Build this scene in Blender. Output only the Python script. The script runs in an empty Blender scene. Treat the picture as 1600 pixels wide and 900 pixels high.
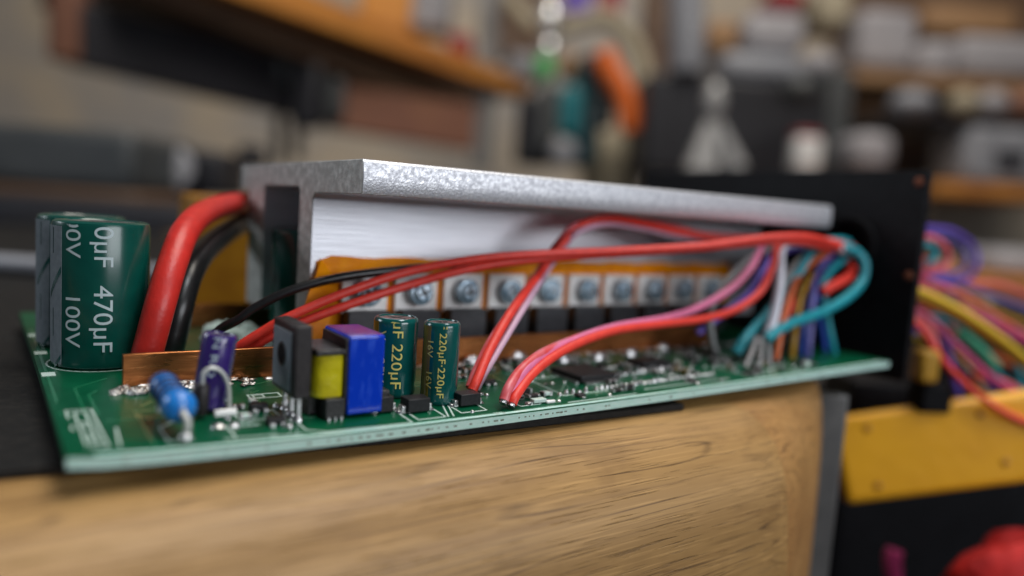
import bpy, bmesh, math, random
from mathutils import Vector, Matrix
random.seed(7)
S = bpy.context.scene
COL = S.collection
S.unit_settings.scale_length = 0.01          # 1 unit = 1 cm
V = Vector
PI = math.pi

# ------------------------------------------------------------------ camera
# world axes: X along the board's long edge, Y into the depth, Z up (expressed in camera right/down/forward)
FPX = 1181.0
d1 = V((2464-800, 439-450, FPX)).normalized()
d2 = V((-40-800, 270-450, FPX)); d2 = (d2 - d1*d2.dot(d1)).normalized()
d3 = d1.cross(d2)
CAM = V((-0.87, -10.08, 3.28))
def from_cam(c):                              # camera (right, down, forward) -> world direction
    return V((d1.dot(c), d2.dot(c), d3.dot(c)))
right = from_cam(V((1,0,0))); down = from_cam(V((0,1,0))); fwd = from_cam(V((0,0,1)))
cd = bpy.data.cameras.new('camera'); co = bpy.data.objects.new('camera', cd); COL.objects.link(co)
M = Matrix((right, -down, -fwd)).transposed().to_4x4(); M.translation = CAM
co.matrix_world = M
cd.sensor_width = 36; cd.lens = FPX/1600*36
cd.clip_start = 0.1; cd.clip_end = 2000
cd.dof.use_dof = True; cd.dof.focus_distance = 13.1; cd.dof.aperture_fstop = 0.053
S.camera = co
S.view_settings.view_transform = 'Standard'; S.view_settings.look = 'None'
S.view_settings.exposure = 0; S.view_settings.gamma = 1

def at(px, py, z=None, y=None, x=None, d=None):   # measuring helper: a spot of the photo at a known plane -> world
    r = from_cam(V(((px-800)/FPX, (py-450)/FPX, 1)))
    if z is not None: t = (z-CAM.z)/r.z
    elif y is not None: t = (y-CAM.y)/r.y
    elif x is not None: t = (x-CAM.x)/r.x
    else: t = d
    return CAM + r*t

# ------------------------------------------------------------------ light
w = bpy.data.worlds.new('World'); S.world = w; w.use_nodes = True
bg = w.node_tree.nodes['Background']; bg.inputs[0].default_value = (0.80, 0.86, 1.0, 1); bg.inputs[1].default_value = 0.06
def area(name, loc, tgt, sx, sy, power, col):
    l = bpy.data.lights.new(name, 'AREA'); l.shape = 'RECTANGLE'; l.size = sx; l.size_y = sy
    l.energy = power; l.color = col
    o = bpy.data.objects.new(name, l); COL.objects.link(o); o.location = loc
    o.rotation_euler = (V(tgt)-V(loc)).to_track_quat('-Z', 'Y').to_euler()
    return o
area('ceiling_light', (14, -22, 50), (9, 2, 1), 18, 14, 11500, (0.93, 0.96, 1.0))
area('front_window', (26, -58, 16), (9, 3, 2), 40, 22, 20500, (0.92, 0.95, 1.0))
area('side_fill', (-46, 40, 26), (5, 4, 2), 26, 22, 11000, (0.85, 0.92, 1.0))  # unseen fill lamp, added to brighten the sawn end but not the slot
area('workshop_ceiling_light', (60, 20, 190), (110, 190, 0), 120, 120, 400000, (1.0, 0.93, 0.84))

# ------------------------------------------------------------------ materials
def mat(name, col, rough=0.5, metal=0.0, col2=None, ns=4.0, stretch=(1,1,1), detail=4, lo=0.35, hi=0.65,
        bump=0.0, bs=20.0, rough2=None, coat=0.0, spec=0.5, sss=0.0, trans=0.0, aniso=0.0):
    m = bpy.data.materials.new(name); m.use_nodes = True
    nt = m.node_tree; b = nt.nodes['Principled BSDF']; N = nt.nodes.new; L = nt.links.new
    b.inputs['Base Color'].default_value = (*col, 1); b.inputs['Roughness'].default_value = rough
    b.inputs['Metallic'].default_value = metal; b.inputs['Specular IOR Level'].default_value = spec
    b.inputs['Coat Weight'].default_value = coat; b.inputs['Coat Roughness'].default_value = 0.12
    if sss: b.inputs['Subsurface Weight'].default_value = sss; b.inputs['Subsurface Radius'].default_value = (.08,.05,.04); b.inputs['Subsurface Scale'].default_value = 1
    if trans: b.inputs['Transmission Weight'].default_value = trans
    tc = N('ShaderNodeTexCoord'); mp = N('ShaderNodeMapping'); mp.inputs['Scale'].default_value = stretch
    L(tc.outputs['Object'], mp.inputs[0])
    if col2 or rough2 is not None:
        n = N('ShaderNodeTexNoise'); n.inputs['Scale'].default_value = ns; n.inputs['Detail'].default_value = detail
        L(mp.outputs[0], n.inputs['Vector'])
        r = N('ShaderNodeMapRange'); r.inputs[1].default_value = lo; r.inputs[2].default_value = hi; L(n.outputs[0], r.inputs[0])
        if col2:
            mx = N('ShaderNodeMix'); mx.data_type = 'RGBA'; mx.inputs[6].default_value = (*col, 1); mx.inputs[7].default_value = (*col2, 1)
            L(r.outputs[0], mx.inputs[0]); L(mx.outputs[2], b.inputs['Base Color'])
        if rough2 is not None:
            q = N('ShaderNodeMapRange'); q.inputs[3].default_value = rough; q.inputs[4].default_value = rough2
            L(r.outputs[0], q.inputs[0]); L(q.outputs[0], b.inputs['Roughness'])
    if bump:
        n = N('ShaderNodeTexNoise'); n.inputs['Scale'].default_value = bs; n.inputs['Detail'].default_value = 5
        L(mp.outputs[0], n.inputs['Vector'])
        bm = N('ShaderNodeBump'); bm.inputs['Strength'].default_value = 1; bm.inputs['Distance'].default_value = bump
        L(n.outputs[0], bm.inputs['Height']); L(bm.outputs[0], b.inputs['Normal'])
    return m

def wood_mat(name, c1, c2, c3, sc=1.0, pores=True, rough=0.5, turn=0.0):
    m = bpy.data.materials.new(name); m.use_nodes = True
    nt = m.node_tree; b = nt.nodes['Principled BSDF']; N = nt.nodes.new; L = nt.links.new
    tc = N('ShaderNodeTexCoord')
    def noise(scale, st, det=5, dist=0.0, rot=0.0):
        mp = N('ShaderNodeMapping'); mp.inputs['Scale'].default_value = st; mp.inputs['Rotation'].default_value = (0, turn, rot+turn); L(tc.outputs['Object'], mp.inputs[0])
        n = N('ShaderNodeTexNoise'); n.inputs['Scale'].default_value = scale*sc; n.inputs['Detail'].default_value = det
        n.inputs['Distortion'].default_value = dist; L(mp.outputs[0], n.inputs['Vector']); return n
    def rng(src, a, bb, c=0.0, d=1.0):
        r = N('ShaderNodeMapRange'); r.inputs[1].default_value = a; r.inputs[2].default_value = bb; r.inputs[3].default_value = c; r.inputs[4].default_value = d
        L(src, r.inputs[0]); return r.outputs[0]
    def mix(f, a, bb, mode='MIX'):
        x = N('ShaderNodeMix'); x.data_type = 'RGBA'; x.blend_type = mode
        if isinstance(f, float): x.inputs[0].default_value = f
        else: L(f, x.inputs[0])
        for i, s in ((6, a), (7, bb)):
            if isinstance(s, tuple): x.inputs[i].default_value = (*s, 1)
            else: L(s, x.inputs[i])
        return x.outputs[2]
    n1 = noise(1.0, (0.10, 0.8, 0.8), 4, 0.6)
    n2 = noise(1.0, (0.25, 4.5, 4.5), 5, 0.5, 0.03)
    n3 = noise(1.0, (.8, 34, 34), 3, 0.1, 0.0)
    c = mix(rng(n1.outputs[0], .38, .62), c1, c2)
    c = mix(rng(n2.outputs[0], .50, .70, 0, .55), c, c3)
    pm = rng(n3.outputs[0], .60, .70)
    if pores:
        c = mix(rng(n3.outputs[0], .60, .72, 0, .5), c, (c3[0]*.3, c3[1]*.28, c3[2]*.25))
        n4 = noise(1.0, (0.055, .9, .9), 1.5, .3, -0.03)
        dp = N('ShaderNodeVectorMath'); dp.operation = 'DOT_PRODUCT'; dp.inputs[1].default_value = (.03, 1.1, 2.0); L(tc.outputs['Object'], dp.inputs[0])
        mu = N('ShaderNodeMath'); mu.operation = 'MULTIPLY_ADD'; mu.inputs[1].default_value = 17; L(n4.outputs[0], mu.inputs[0]); L(dp.outputs['Value'], mu.inputs[2])
        fr = N('ShaderNodeMath'); fr.operation = 'FRACT'; L(mu.outputs[0], fr.inputs[0])
        sb = N('ShaderNodeMath'); sb.operation = 'SUBTRACT'; sb.inputs[1].default_value = .5; L(fr.outputs[0], sb.inputs[0])
        ab = N('ShaderNodeMath'); ab.operation = 'ABSOLUTE'; L(sb.outputs[0], ab.inputs[0])
        n6 = noise(1.0, (0.35, 2.5, 2.5), 3, 0)
        ml = N('ShaderNodeMath'); ml.operation = 'MULTIPLY'; L(rng(ab.outputs[0], .02, .11, 1, 0), ml.inputs[0]); L(rng(n6.outputs[0], .38, .58, .08, .65), ml.inputs[1])
        c = mix(ml.outputs[0], c, (c3[0]*.25, c3[1]*.2, c3[2]*.18))
        n7 = noise(1.0, (0.5, 30, 30), 3, .2)
        c = mix(rng(n7.outputs[0], .55, .70, 0, .55), c, (c2[0]*1.45, c2[1]*1.45, c2[2]*1.5))
        n5 = noise(.8, (1, 1, 1), 3)
        c = mix(rng(n5.outputs[0], .55, .75, 0, .35), c, (c3[0]*.6, c3[1]*.55, c3[2]*.5))
    L(c, b.inputs['Base Color']); b.inputs['Roughness'].default_value = rough
    bm = N('ShaderNodeBump'); bm.inputs['Strength'].default_value = .7; bm.inputs['Distance'].default_value = .02; bm.invert = True
    L(pm, bm.inputs['Height']); L(bm.outputs[0], b.inputs['Normal'])
    return m

MT = dict(
 oak = wood_mat('oak', (.31,.172,.054), (.42,.245,.088), (.215,.108,.031), 1.0, True, .5),
 oakend = wood_mat('oak_end_grain', (.34,.175,.055), (.42,.23,.08), (.23,.11,.033), 1.0, True, .5, 1.05),
 sheet = mat('black_sheet', (.010,.010,.010), .6, 0, (.024,.022,.020), 6, bump=.01, bs=30, lo=.45, hi=.8, spec=.2),
 mask = mat('solder_mask', (.001,.062,.026), .30, 0, (.002,.085,.036), 1.6, spec=.15, bump=.004, bs=12),
 fr4 = mat('board_edge', (.46,.76,.68), .45, 0, (.62,.84,.77), 5, (1,1,12), bump=.01, bs=30),
 fr4dark = mat('board_edge_dots', (.14,.17,.12), .8),
 silk = mat('silkscreen', (.55,.68,.62), .55),
 trace = mat('raised_trace', (.012,.16,.07), .25, coat=.4),
 chipgrey = mat('grey_epoxy', (.030,.031,.037), .45, 0, (.045,.046,.052), 6, bump=.004, bs=30),
 magentasheen = mat('painted_magenta_sheen', (.16,.03,.20), .16, 0, (.08,.03,.30), 3, coat=.4),  # reflection of the red wires put into the colour
 tin = mat('solder', (.70,.70,.70), .34, 1, (.45,.45,.46), 14, bump=.012, bs=16),
 tinrough = mat('lumpy_solder', (.62,.62,.62), .3, 1, (.35,.33,.30), 9, bump=.05, bs=9),
 copper = mat('copper', (.50,.19,.065), .25, 1, (.26,.09,.03), 2.5, (.5,3,5), bump=.004, bs=10, rough2=.42),
 chip = mat('black_epoxy', (.010,.010,.011), .42, 0, (.018,.018,.02), 20, bump=.003, bs=60, spec=.3),
 chip2 = mat('dark_epoxy', (.020,.017,.018), .38, 0, (.032,.028,.028), 14, bump=.004, bs=50, spec=.3),
 alucut = mat('sawn_aluminium', (.44,.435,.41), .5, .3, (.66,.65,.62), 5.5, detail=8, bump=.008, bs=16, rough2=.6, lo=.42, hi=.66),
 aluface = mat('cast_aluminium', (.74,.75,.78), .38, .7, (.50,.51,.55), 14, detail=8, bump=.009, bs=26, rough2=.55),
 aluwall = mat('drawn_aluminium', (.76,.77,.82), .42, .6, (.66,.67,.72), 2.2, (.25,6,9), bump=.006, bs=3),
 kapton = mat('orange_tape', (1.0,.36,.002), .4, 0, (.88,.26,.002), 2.5, spec=.15, bump=.03, bs=2.5),
 kaptond = mat('amber_tape', (.50,.22,.01), .4, 0, (.38,.15,.006), 1.5, bump=.02, bs=3),
 tab = mat('tinned_tab', (.95,.94,.92), .42, .15, (.86,.85,.83), 7, bump=.006, bs=20),
 screw = mat('zinc_screw', (.72,.86,.96), .26, .5, (.24,.38,.50), 5, bump=.02, bs=10),
 washer = mat('steel_washer', (.62,.62,.62), .35, .9),
 red = mat('red_insulation', (.80,.050,.030), .45, 0, (.70,.040,.026), 6, sss=.1, bump=.004, bs=20),
 redthick = mat('thick_red_insulation', (.62,.028,.020), .40, 0, (.54,.024,.018), 4, sss=.08, bump=.006, bs=14),
 redpink = mat('faded_red_insulation', (.66,.07,.07), .36, 0, (.68,.18,.22), 3, (1,1,1), sss=.1),
 pink = mat('pink_insulation', (.72,.20,.36), .36, 0, (.66,.17,.32), 6, sss=.1),
 pale = mat('pale_lilac_insulation', (.60,.38,.50), .36),
 blackw = mat('black_insulation', (.007,.007,.008), .3, 0, (.012,.012,.012), 8),
 white = mat('white_insulation', (.72,.72,.80), .35),
 greyw = mat('grey_insulation', (.26,.26,.26), .4),
 teal = mat('teal_insulation', (.015,.30,.36), .35, sss=.05),
 blue = mat('blue_insulation', (.03,.08,.45), .35),
 violet = mat('violet_insulation', (.12,.07,.40), .35),
 lav = mat('lavender_insulation', (.12,.11,.36), .4),
 orange = mat('orange_insulation', (.58,.12,.03), .4),
 mustard = mat('mustard_insulation', (.42,.22,.015), .35),
 yellow = mat('yellow_insulation', (.75,.52,.04), .35),
 magenta = mat('magenta_insulation', (.50,.05,.18), .35),
 green = mat('green_insulation', (.02,.28,.15), .35),
 capgreen = mat('dark_green_sleeve', (.0,.060,.046), .25, 0, (.001,.072,.054), 3, coat=.25),
 capgreen2 = mat('bottle_green_sleeve', (.001,.068,.062), .18, 0, (.002,.082,.074), 5, coat=.5, bump=.003, bs=8),
 cappurple = mat('purple_sleeve', (.030,.014,.12), .2, 0, (.042,.02,.17), 6, coat=.7, bump=.008, bs=8),
 capgrey = mat('grey_stripe', (.22,.26,.29), .45, 0, (.17,.205,.23), 9, spec=.3),
 capprint = mat('pale_print', (.50,.60,.62), .45),
 goldprint = mat('gold_print', (.72,.62,.16), .4),
 goldstripe = mat('dark_gold_stripe', (.17,.12,.008), .25, coat=.4),
 captop = mat('capacitor_top', (.42,.44,.45), .25, .8, bump=.01, bs=8),
 bluebody = mat('blue_lacquer', (.010,.17,.56), .3, 0, (.012,.21,.64), 7, coat=.5, bump=.02, bs=7),
 band = mat('dark_band', (.008,.012,.06), .35),
 wirewhite = mat('dull_tinned_wire', (.52,.53,.50), .4, .35),
 bluetape = mat('blue_tape', (.003,.040,.50), .14, 0, (.03,.10,.66), 7, (1,1,.35), lo=.5, hi=.75, coat=.3, bump=.006, bs=9),
 yeltape = mat('yellow_tape', (.60,.52,.01), .22, 0, (.50,.42,.01), 4, coat=.7, bump=.03, bs=4),
 ferrite = mat('ferrite', (.016,.015,.015), .35, 0, (.028,.025,.025), 12, bump=.01, bs=25),
 panel = mat('black_panel', (.0045,.0045,.0055), .5, 0, (.008,.008,.010), 3, bump=.004, bs=40, spec=.15),
 rubber = mat('black_rubber', (.006,.006,.007), .7, spec=.12),
 rust = mat('rusty_screw', (.22,.07,.035), .5, .4),
 steel = mat('grey_steel', (.16,.17,.18), .4, .6, (.24,.25,.27), 2),
 tooldark = mat('dull_steel', (.13,.128,.125), .5, .3, (.09,.09,.09), 1.2),
 case = mat('yellow_case', (.88,.42,.004), .5, 0, (.80,.37,.004), .8, coat=.2, bump=.02, bs=2),
)

# ------------------------------------------------------------------ mesh helpers
class MB:
    def __init__(s): s.v = []; s.f = []; s.m = []
    def add(s, vs, fs, mi=0):
        o = len(s.v); s.v += [V(p) for p in vs]; s.f += [[i+o for i in f] for f in fs]; s.m += [mi]*len(fs); return s
    def box(s, lo, hi, mi=0, mtx=None):
        x0,y0,z0 = lo; x1,y1,z1 = hi
        vs = [V(p) for p in ((x0,y0,z0),(x1,y0,z0),(x1,y1,z0),(x0,y1,z0),(x0,y0,z1),(x1,y0,z1),(x1,y1,z1),(x0,y1,z1))]
        if mtx: vs = [mtx @ p for p in vs]
        return s.add(vs, [(0,3,2,1),(4,5,6,7),(0,1,5,4),(1,2,6,5),(2,3,7,6),(3,0,4,7)], mi)
    def cyl(s, p0, p1, r0, r1=None, seg=16, mi=0):
        return s.lathe([(0,r0),(1,r0 if r1 is None else r1)], p0, p1, seg, mi, unit=True)
    def lathe(s, prof, p0, p1=None, seg=32, mi=0, unit=False):   # prof: (distance along axis, radius); capped
        p0 = V(p0); p1 = V(p1) if p1 is not None else p0+V((0,0,1))
        ax = p1-p0; ln = ax.length; ax.normalize()
        a = ax.orthogonal().normalized(); b = ax.cross(a)
        k = ln if unit else 1
        vs = []; fs = []
        for t, r in prof:
            for i in range(seg):
                g = 2*PI*i/seg; vs.append(p0+ax*t*k+(a*math.cos(g)+b*math.sin(g))*max(r,1e-4))
        for j in range(len(prof)-1):
            for i in range(seg):
                n = (i+1) % seg; fs.append((j*seg+i, j*seg+n, (j+1)*seg+n, (j+1)*seg+i))
        fs.append(tuple(range(seg))[::-1]); fs.append(tuple((len(prof)-1)*seg+i for i in range(seg)))
        return s.add(vs, fs, mi)
    def tube(s, pts, r, seg=12, mi=0, sub=6, r1=None):
        pts = [V(p) for p in pts]; P = []
        if len(pts) == 2: P = pts
        else:
            e = [pts[0]*2-pts[1]] + pts + [pts[-1]*2-pts[-2]]
            for i in range(1, len(e)-2):
                a,b,c,d = e[i-1:i+3]
                for k in range(sub):
                    t = k/sub
                    P.append(.5*((2*b)+(c-a)*t+(2*a-5*b+4*c-d)*t*t+(3*b-a-3*c+d)*t**3))
            P.append(pts[-1])
        n = len(P); vs = []; fs = []
        T = (P[1]-P[0]).normalized(); nrm = T.orthogonal().normalized()
        for j in range(n):
            T2 = (P[min(j+1,n-1)]-P[max(j-1,0)]).normalized()
            nrm = (nrm - T2*nrm.dot(T2)).normalized(); bn = T2.cross(nrm)
            rr = r if r1 is None else r+(r1-r)*j/(n-1)
            for i in range(seg):
                g = 2*PI*i/seg; vs.append(P[j]+(nrm*math.cos(g)+bn*math.sin(g))*rr)
        for j in range(n-1):
            for i in range(seg):
                k = (i+1) % seg; fs.append((j*seg+i, j*seg+k, (j+1)*seg+k, (j+1)*seg+i))
        fs.append(tuple(range(seg))[::-1]); fs.append(tuple((n-1)*seg+i for i in range(seg)))
        return s.add(vs, fs, mi)
    def prism(s, poly, a, b, axis='x', mi=0, caps=None):    # poly of 2D points extruded from a to b along the axis
        def p(u, v, t): return {'x': (t,u,v), 'y': (u,t,v), 'z': (u,v,t)}[axis]
        n = len(poly)
        o = len(s.v); s.v += [V(p(u,v,a)) for u,v in poly]+[V(p(u,v,b)) for u,v in poly]
        s.f += [[o+i, o+(i+1)%n, o+n+(i+1)%n, o+n+i] for i in range(n)]; s.m += [mi]*n
        s.f += [[o+i for i in range(n)][::-1], [o+n+i for i in range(n)]]; s.m += [mi if caps is None else caps]*2
        return s
    def blob(s, c, rx, ry, rz, mi=0, seg=10, rings=5, rnd=0.0):  # low dome sitting at c
        c = V(c); vs = []; fs = []
        for j in range(rings):
            t = (j/rings)*PI/2
            for i in range(seg):
                g = 2*PI*i/seg; q = 1+random.uniform(-rnd, rnd)
                vs.append(c+V((rx*math.cos(t)*math.cos(g)*q, ry*math.cos(t)*math.sin(g)*q, rz*math.sin(t)*q)))
        vs.append(c+V((0,0,rz)))
        for j in range(rings-1):
            for i in range(seg):
                k = (i+1) % seg; fs.append((j*seg+i, j*seg+k, (j+1)*seg+k, (j+1)*seg+i))
        for i in range(seg): fs.append(((rings-1)*seg+i, (rings-1)*seg+(i+1) % seg, len(vs)-1))
        return s.add(vs, fs, mi)
    def build(s, name, mats, parent=None, origin=None, bevel=0, seg=2, smooth=35):
        if not isinstance(mats, (list, tuple)): mats = [mats]
        og = V(origin) if origin is not None else (V(parent['_org']) if parent is not None and '_org' in parent else V((0,0,0)))
        me = bpy.data.meshes.new(name); me.from_pydata([p-og for p in s.v], [], s.f)
        for m in mats: me.materials.append(MT[m] if isinstance(m, str) else m)
        me.polygons.foreach_set('material_index', s.m)
        bm = bmesh.new(); bm.from_mesh(me); bmesh.ops.recalc_face_normals(bm, faces=bm.faces); bm.to_mesh(me); bm.free()
        me.polygons.foreach_set('use_smooth', [True]*len(me.polygons)); me.set_sharp_from_angle(angle=math.radians(smooth))
        o = bpy.data.objects.new(name, me); COL.objects.link(o)
        if parent is not None: o.parent = parent; o.location = og-V(parent['_org']) if '_org' in parent else og; o['_org'] = list(og)
        else: o.location = og; o['_org'] = list(og)
        if bevel:
            md = o.modifiers.new('bevel', 'BEVEL'); md.width = bevel; md.segments = seg; md.limit_method = 'ANGLE'; md.harden_normals = False
        return o
def tag(o, label=None, cat=None, group=None, kind=None):
    for k, v in (('label',label),('category',cat),('group',group),('kind',kind)):
        if v: o[k] = v
    return o
def thing(name, loc, label, cat, group=None):
    e = bpy.data.objects.new(name, None); COL.objects.link(e); e.location = loc; e['_org'] = list(loc); e.empty_display_size = .5
    return tag(e, label, cat, group)
def origin_local(o, c):       # part whose own origin sits at c (so copies can be moved)
    return o
def copy_tree(o, parent=None):
    c = o.copy(); COL.objects.link(c); c.parent = parent
    for ch in list(o.children): copy_tree(ch, c)
    return c
def text2d(s, size):          # outline of writing as triangles in 2D
    cu = bpy.data.curves.new('t', 'FONT'); cu.body = s; cu.size = size; cu.fill_mode = 'BOTH'; cu.offset = size*.001; cu.resolution_u = 4
    ob = bpy.data.objects.new('t', cu); COL.objects.link(ob)
    dg = bpy.context.evaluated_depsgraph_get(); me = bpy.data.meshes.new_from_object(ob.evaluated_get(dg))
    bm = bmesh.new(); bm.from_mesh(me); bmesh.ops.triangulate(bm, faces=bm.faces)
    es = [e for e in bm.edges if e.calc_length() > size*.15]
    bmesh.ops.subdivide_edges(bm, edges=es, cuts=2); bmesh.ops.triangulate(bm, faces=bm.faces)
    bm.verts.index_update()
    vs = [(v.co.x, v.co.y) for v in bm.verts]; fs = [[v.index for v in f.verts] for f in bm.faces]
    bm.free(); bpy.data.objects.remove(ob); bpy.data.curves.remove(cu); bpy.data.meshes.remove(me)
    return vs, fs
def print_round(mb, s, size, c, r, ztop, phi, ax=(1,1), zr=(0, 99), rad=.004):   # writing wrapped on a can, reading downwards
    vs, fs = text2d(s, size)
    out = []
    for u, v in vs:
        z = ztop-u*ax[0]; a = phi+v*ax[1]/r
        out.append((c[0]+(r+rad)*math.cos(a), c[1]+(r+rad)*math.sin(a), z))
    keep = [f for f in fs if all(zr[0] < out[i][2] < zr[1] for i in f)]
    mb.add(out, keep)

def zb(x, y):                 # the board sags a little along its free front edge
    return -0.155*max(0, math.sin(PI*min(max(x/18.6,1e-6),1)**.6))*max(0, 1-max(y,0)/3.2)
def onb(px, py):              # spot on the sagging board
    p = at(px, py, z=0)
    for _ in range(6): p = at(px, py, z=zb(p.x, p.y))
    return p

# ================================================================== setting
def bench():
    # worktop with a worn rounded front edge, lofted along its plan outline
    prof = [(0,-.55),(.35,-.56),(.75,-.63),(1.15,-.84),(1.5,-1.2),(1.75,-1.75),(1.9,-2.4),(2.0,-3.4),(2.06,-5.0),(2.06,-9)]
    path = [(-60,.35,1),(-20,.35,1),(-5,.35,1),(4,.35,1),(9,.35,1),(11.4,.34,1),(12.2,.34,.98),(12.35,.35,.97),(12.9,.40,.88),(14,.50,.66),(15.4,.60,.42),(16.3,.68,.22),(16.6,.85,.16),(16.75,1.4,.14),(16.8,6,.14),(16.9,60,.14)]
    vs = []; fs = []; n = len(path); k = len(prof)
    for i, p in enumerate(path):
        a = V(path[max(i-1,0)][:2]); b = V(path[min(i+1,n-1)][:2]); t = (b-a).normalized(); nn = V((t.y, -t.x))
        for o, z in prof: vs.append((p[0]+nn.x*o*p[2], p[1]+nn.y*o*p[2], z))
    for i in range(n-1):
        for j in range(k-1): fs.append((i*k+j, (i+1)*k+j, (i+1)*k+j+1, i*k+j+1))
    top = len(vs); vs += [(-60,60,-.55)]; fs.append([top]+[i*k for i in range(n)])
    o = MB().add(vs, fs)
    for q, f in enumerate(fs):
        if len(f) == 4 and q//(k-1) >= 7: o.m[q] = 1
    o = o.build('workbench', ['oak','oakend'], smooth=22)
    return tag(o, 'worn oak workbench with a rounded front edge under the green circuit board', 'workbench')
bench()

tag(MB().prism([(-59,6.9),(-.6,1.02),(4.3,.42),(10.85,.02),(10.9,59),(-59,59)],-.546,-.40,'z').build('rubber_mat', 'sheet', bevel=.03),
    'matte black scuffed sheet lying on the oak bench under the circuit board', 'bench mat')
tag(MB().tube([(-2.2,2.6,-.36),(-1.7,2.9,-.35),(-1.35,2.5,-.36),(-1.0,2.2,-.37)], .03).build('wood_shaving', 'mustard'),
    'thin straw coloured shaving lying on the black sheet at the left', 'wood shaving')

# ================================================================== circuit board
BL, BW, BT = 18.62, 11.5, .16
board = thing('circuit_board', (0,0,0), 'green circuit board crowded with capacitors, transistors and chips, lying along the bench edge', 'circuit board')
def board_mesh():
    mb = MB(); nx = 48; ys = [0,.03,.6,1.2,2,3.2,6,BW]
    xs = [BL*i/nx for i in range(nx+1)]
    n = len(ys); vs = [(x,y,zb(x,y)-(.02 if y == 0 else 0)) for x in xs for y in ys]; fs = []; 
    for i in range(nx):
        for j in range(n-1): fs.append((i*n+j,(i+1)*n+j,(i+1)*n+j+1,i*n+j+1))
    mb.add(vs, fs, 0)
    vs = [(x,y,zb(x,y)-dz) for x in xs for y,dz in ((0,.02),(0,BT),(BW,BT),(BW,0))]; fs = []
    for i in range(nx):
        for j in range(3): fs.append((i*4+j,i*4+j+1,(i+1)*4+j+1,(i+1)*4+j))
    mb.add(vs, fs, 1)
    for x in (0, BL):
        vs = [(x,y,zb(x,y)) for y in ys]+[(x,y,zb(x,y)-BT) for y in reversed(ys)]
        mb.add(vs, [tuple(range(len(vs)))], 1 if x else 0)
    return mb.build('laminate', ['mask','fr4'], board)
board_mesh()
mb = MB()                                   # drill marks left along the sawn edge
x = .6
while x < 18:
    if random.random() < .8: mb.box((x,-.004,zb(x,0)-.095-random.uniform(0,.01)),(x+random.uniform(.02,.09),.004,zb(x,0)-.075))
    x += random.uniform(.08,.16) if 2.6 < x < 9 else random.uniform(.5, .9)
tag(mb.build('break_away_marks', 'fr4dark', board),kind='stuff')

def strokes(name, m, segs, wd=.03, h=.006):
    mb = MB()
    for seg in segs:
        for a, b in zip(seg[:-1], seg[1:]):
            a = V((a[0],a[1],0)); b = V((b[0],b[1],0)); L = (b-a).length
            if L < 1e-4: continue
            t = (b-a)/L; n = V((-t.y,t.x,0))*wd/2; k = max(1, int(L/.6)); a = a-t*wd/2; b = b+t*wd/2
            vs = []; fs = []
            for i in range(k+1):
                p = a+(b-a)*i/k
                for q in (p-n, p+n):
                    z = zb(q.x,q.y); vs += [(q.x,q.y,z+.001),(q.x,q.y,z+h)]
            for i in range(k):
                o = i*4; fs += [(o+1,o+5,o+7,o+3),(o,o+4,o+5,o+1),(o+2,o+3,o+7,o+6)]
            fs += [(0,1,3,2),(k*4,k*4+2,k*4+3,k*4+1)]
            mb.add(vs, fs)
    return mb.build(name, m, board)
def rect(x0,y0,x1,y1): return [(x0,y0),(x1,y0),(x1,y1),(x0,y1),(x0,y0)]
silk = [rect(.17,.35,.49,2.1), rect(.26,.5,.40,1.95), [(.33,.62),(.33,.95)], [(.33,1.2),(.33,1.5)],
        [(1.52,1.3),(1.2,.98),(1.2,.35),(1.5,.35)], [(3.05,1.7),(3.05,.30),(3.3,.14),(4.7,.14),(4.7,1.6)],
        rect(2.75,2.0,3.25,2.22), rect(2.82,2.04,2.98,2.18), [(2.05,.3),(2.05,.75),(2.5,.75)], [(2.5,.18),(2.95,.18)],
        rect(4.85,.22,5.35,.85), rect(5.7,.30,6.2,.8), rect(6.9,.28,7.35,.7), [(1.9,.25),(2.6,.25)], rect(2.3,.95,2.9,1.35),
        [(5.0,.9),(5.25,.6)],[(5.4,.22),(5.6,.75)],[(5.5,.22),(5.7,.75)],[(.62,.35),(.68,1.1)],
        rect(8.1,.55,9.2,1.7), [(7.9,.18),(9.6,.18)], [(10,.35),(12.6,.35)], rect(13.2,.3,14.2,1.2), rect(14.6,.25,15.2,.8)]
strokes('silkscreen_lines', 'silk', silk, .028)
th = []
for k in range(60):                                        # wide traces of the copper layer
    x = random.uniform(.3,17.5); y = random.uniform(.15,2.8); a = random.choice([0,0,PI/2,PI/4]); L = random.uniform(.3,2.2)
    p = [(x,y),(min(x+L*math.cos(a),18.2), min(max(y+L*math.sin(a),.15),3.1))]
    q = (min(p[1][0]+random.uniform(.1,.5),18.4), min(max(p[1][1]+random.choice([-1,1])*random.uniform(.1,.4),.12),3.1)); th.append(p+[q])
th += [[(.1+.12*i,.1),(.1+.12*i,9)] for i in (0,)]+[[(.4,1.5),(.4,3.4),(.9,3.9)],[(.25,.12),(18.3,.12)]]
strokes('raised_traces', 'trace', th, .045, .004)
_c = at(157,583,y=5.3); ring = [[(_c.x+.85*math.cos(a/40*PI*2), _c.y+.85*math.sin(a/40*PI*2)) for a in range(41)]]
strokes('capacitor_outline', 'silk', ring, .03)
for y in (4.35, 6.2, 8.1): MB().box((.02,y,.002),(.22,y+.28,.010)).build('white_edge_mark', 'silk', board)
strokes('bare_edge', 'fr4', [[(.35,.065),(18.3,.065)]], .10, .003)
# small writing beside the wire pads
vs, fs = text2d('JP5', .17); mb = MB(); mb.add([(6.22+u, .03+v, zb(6.3,.1)+.006) for u,v in vs], fs); mb.build('board_lettering', 'silk', board)

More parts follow.
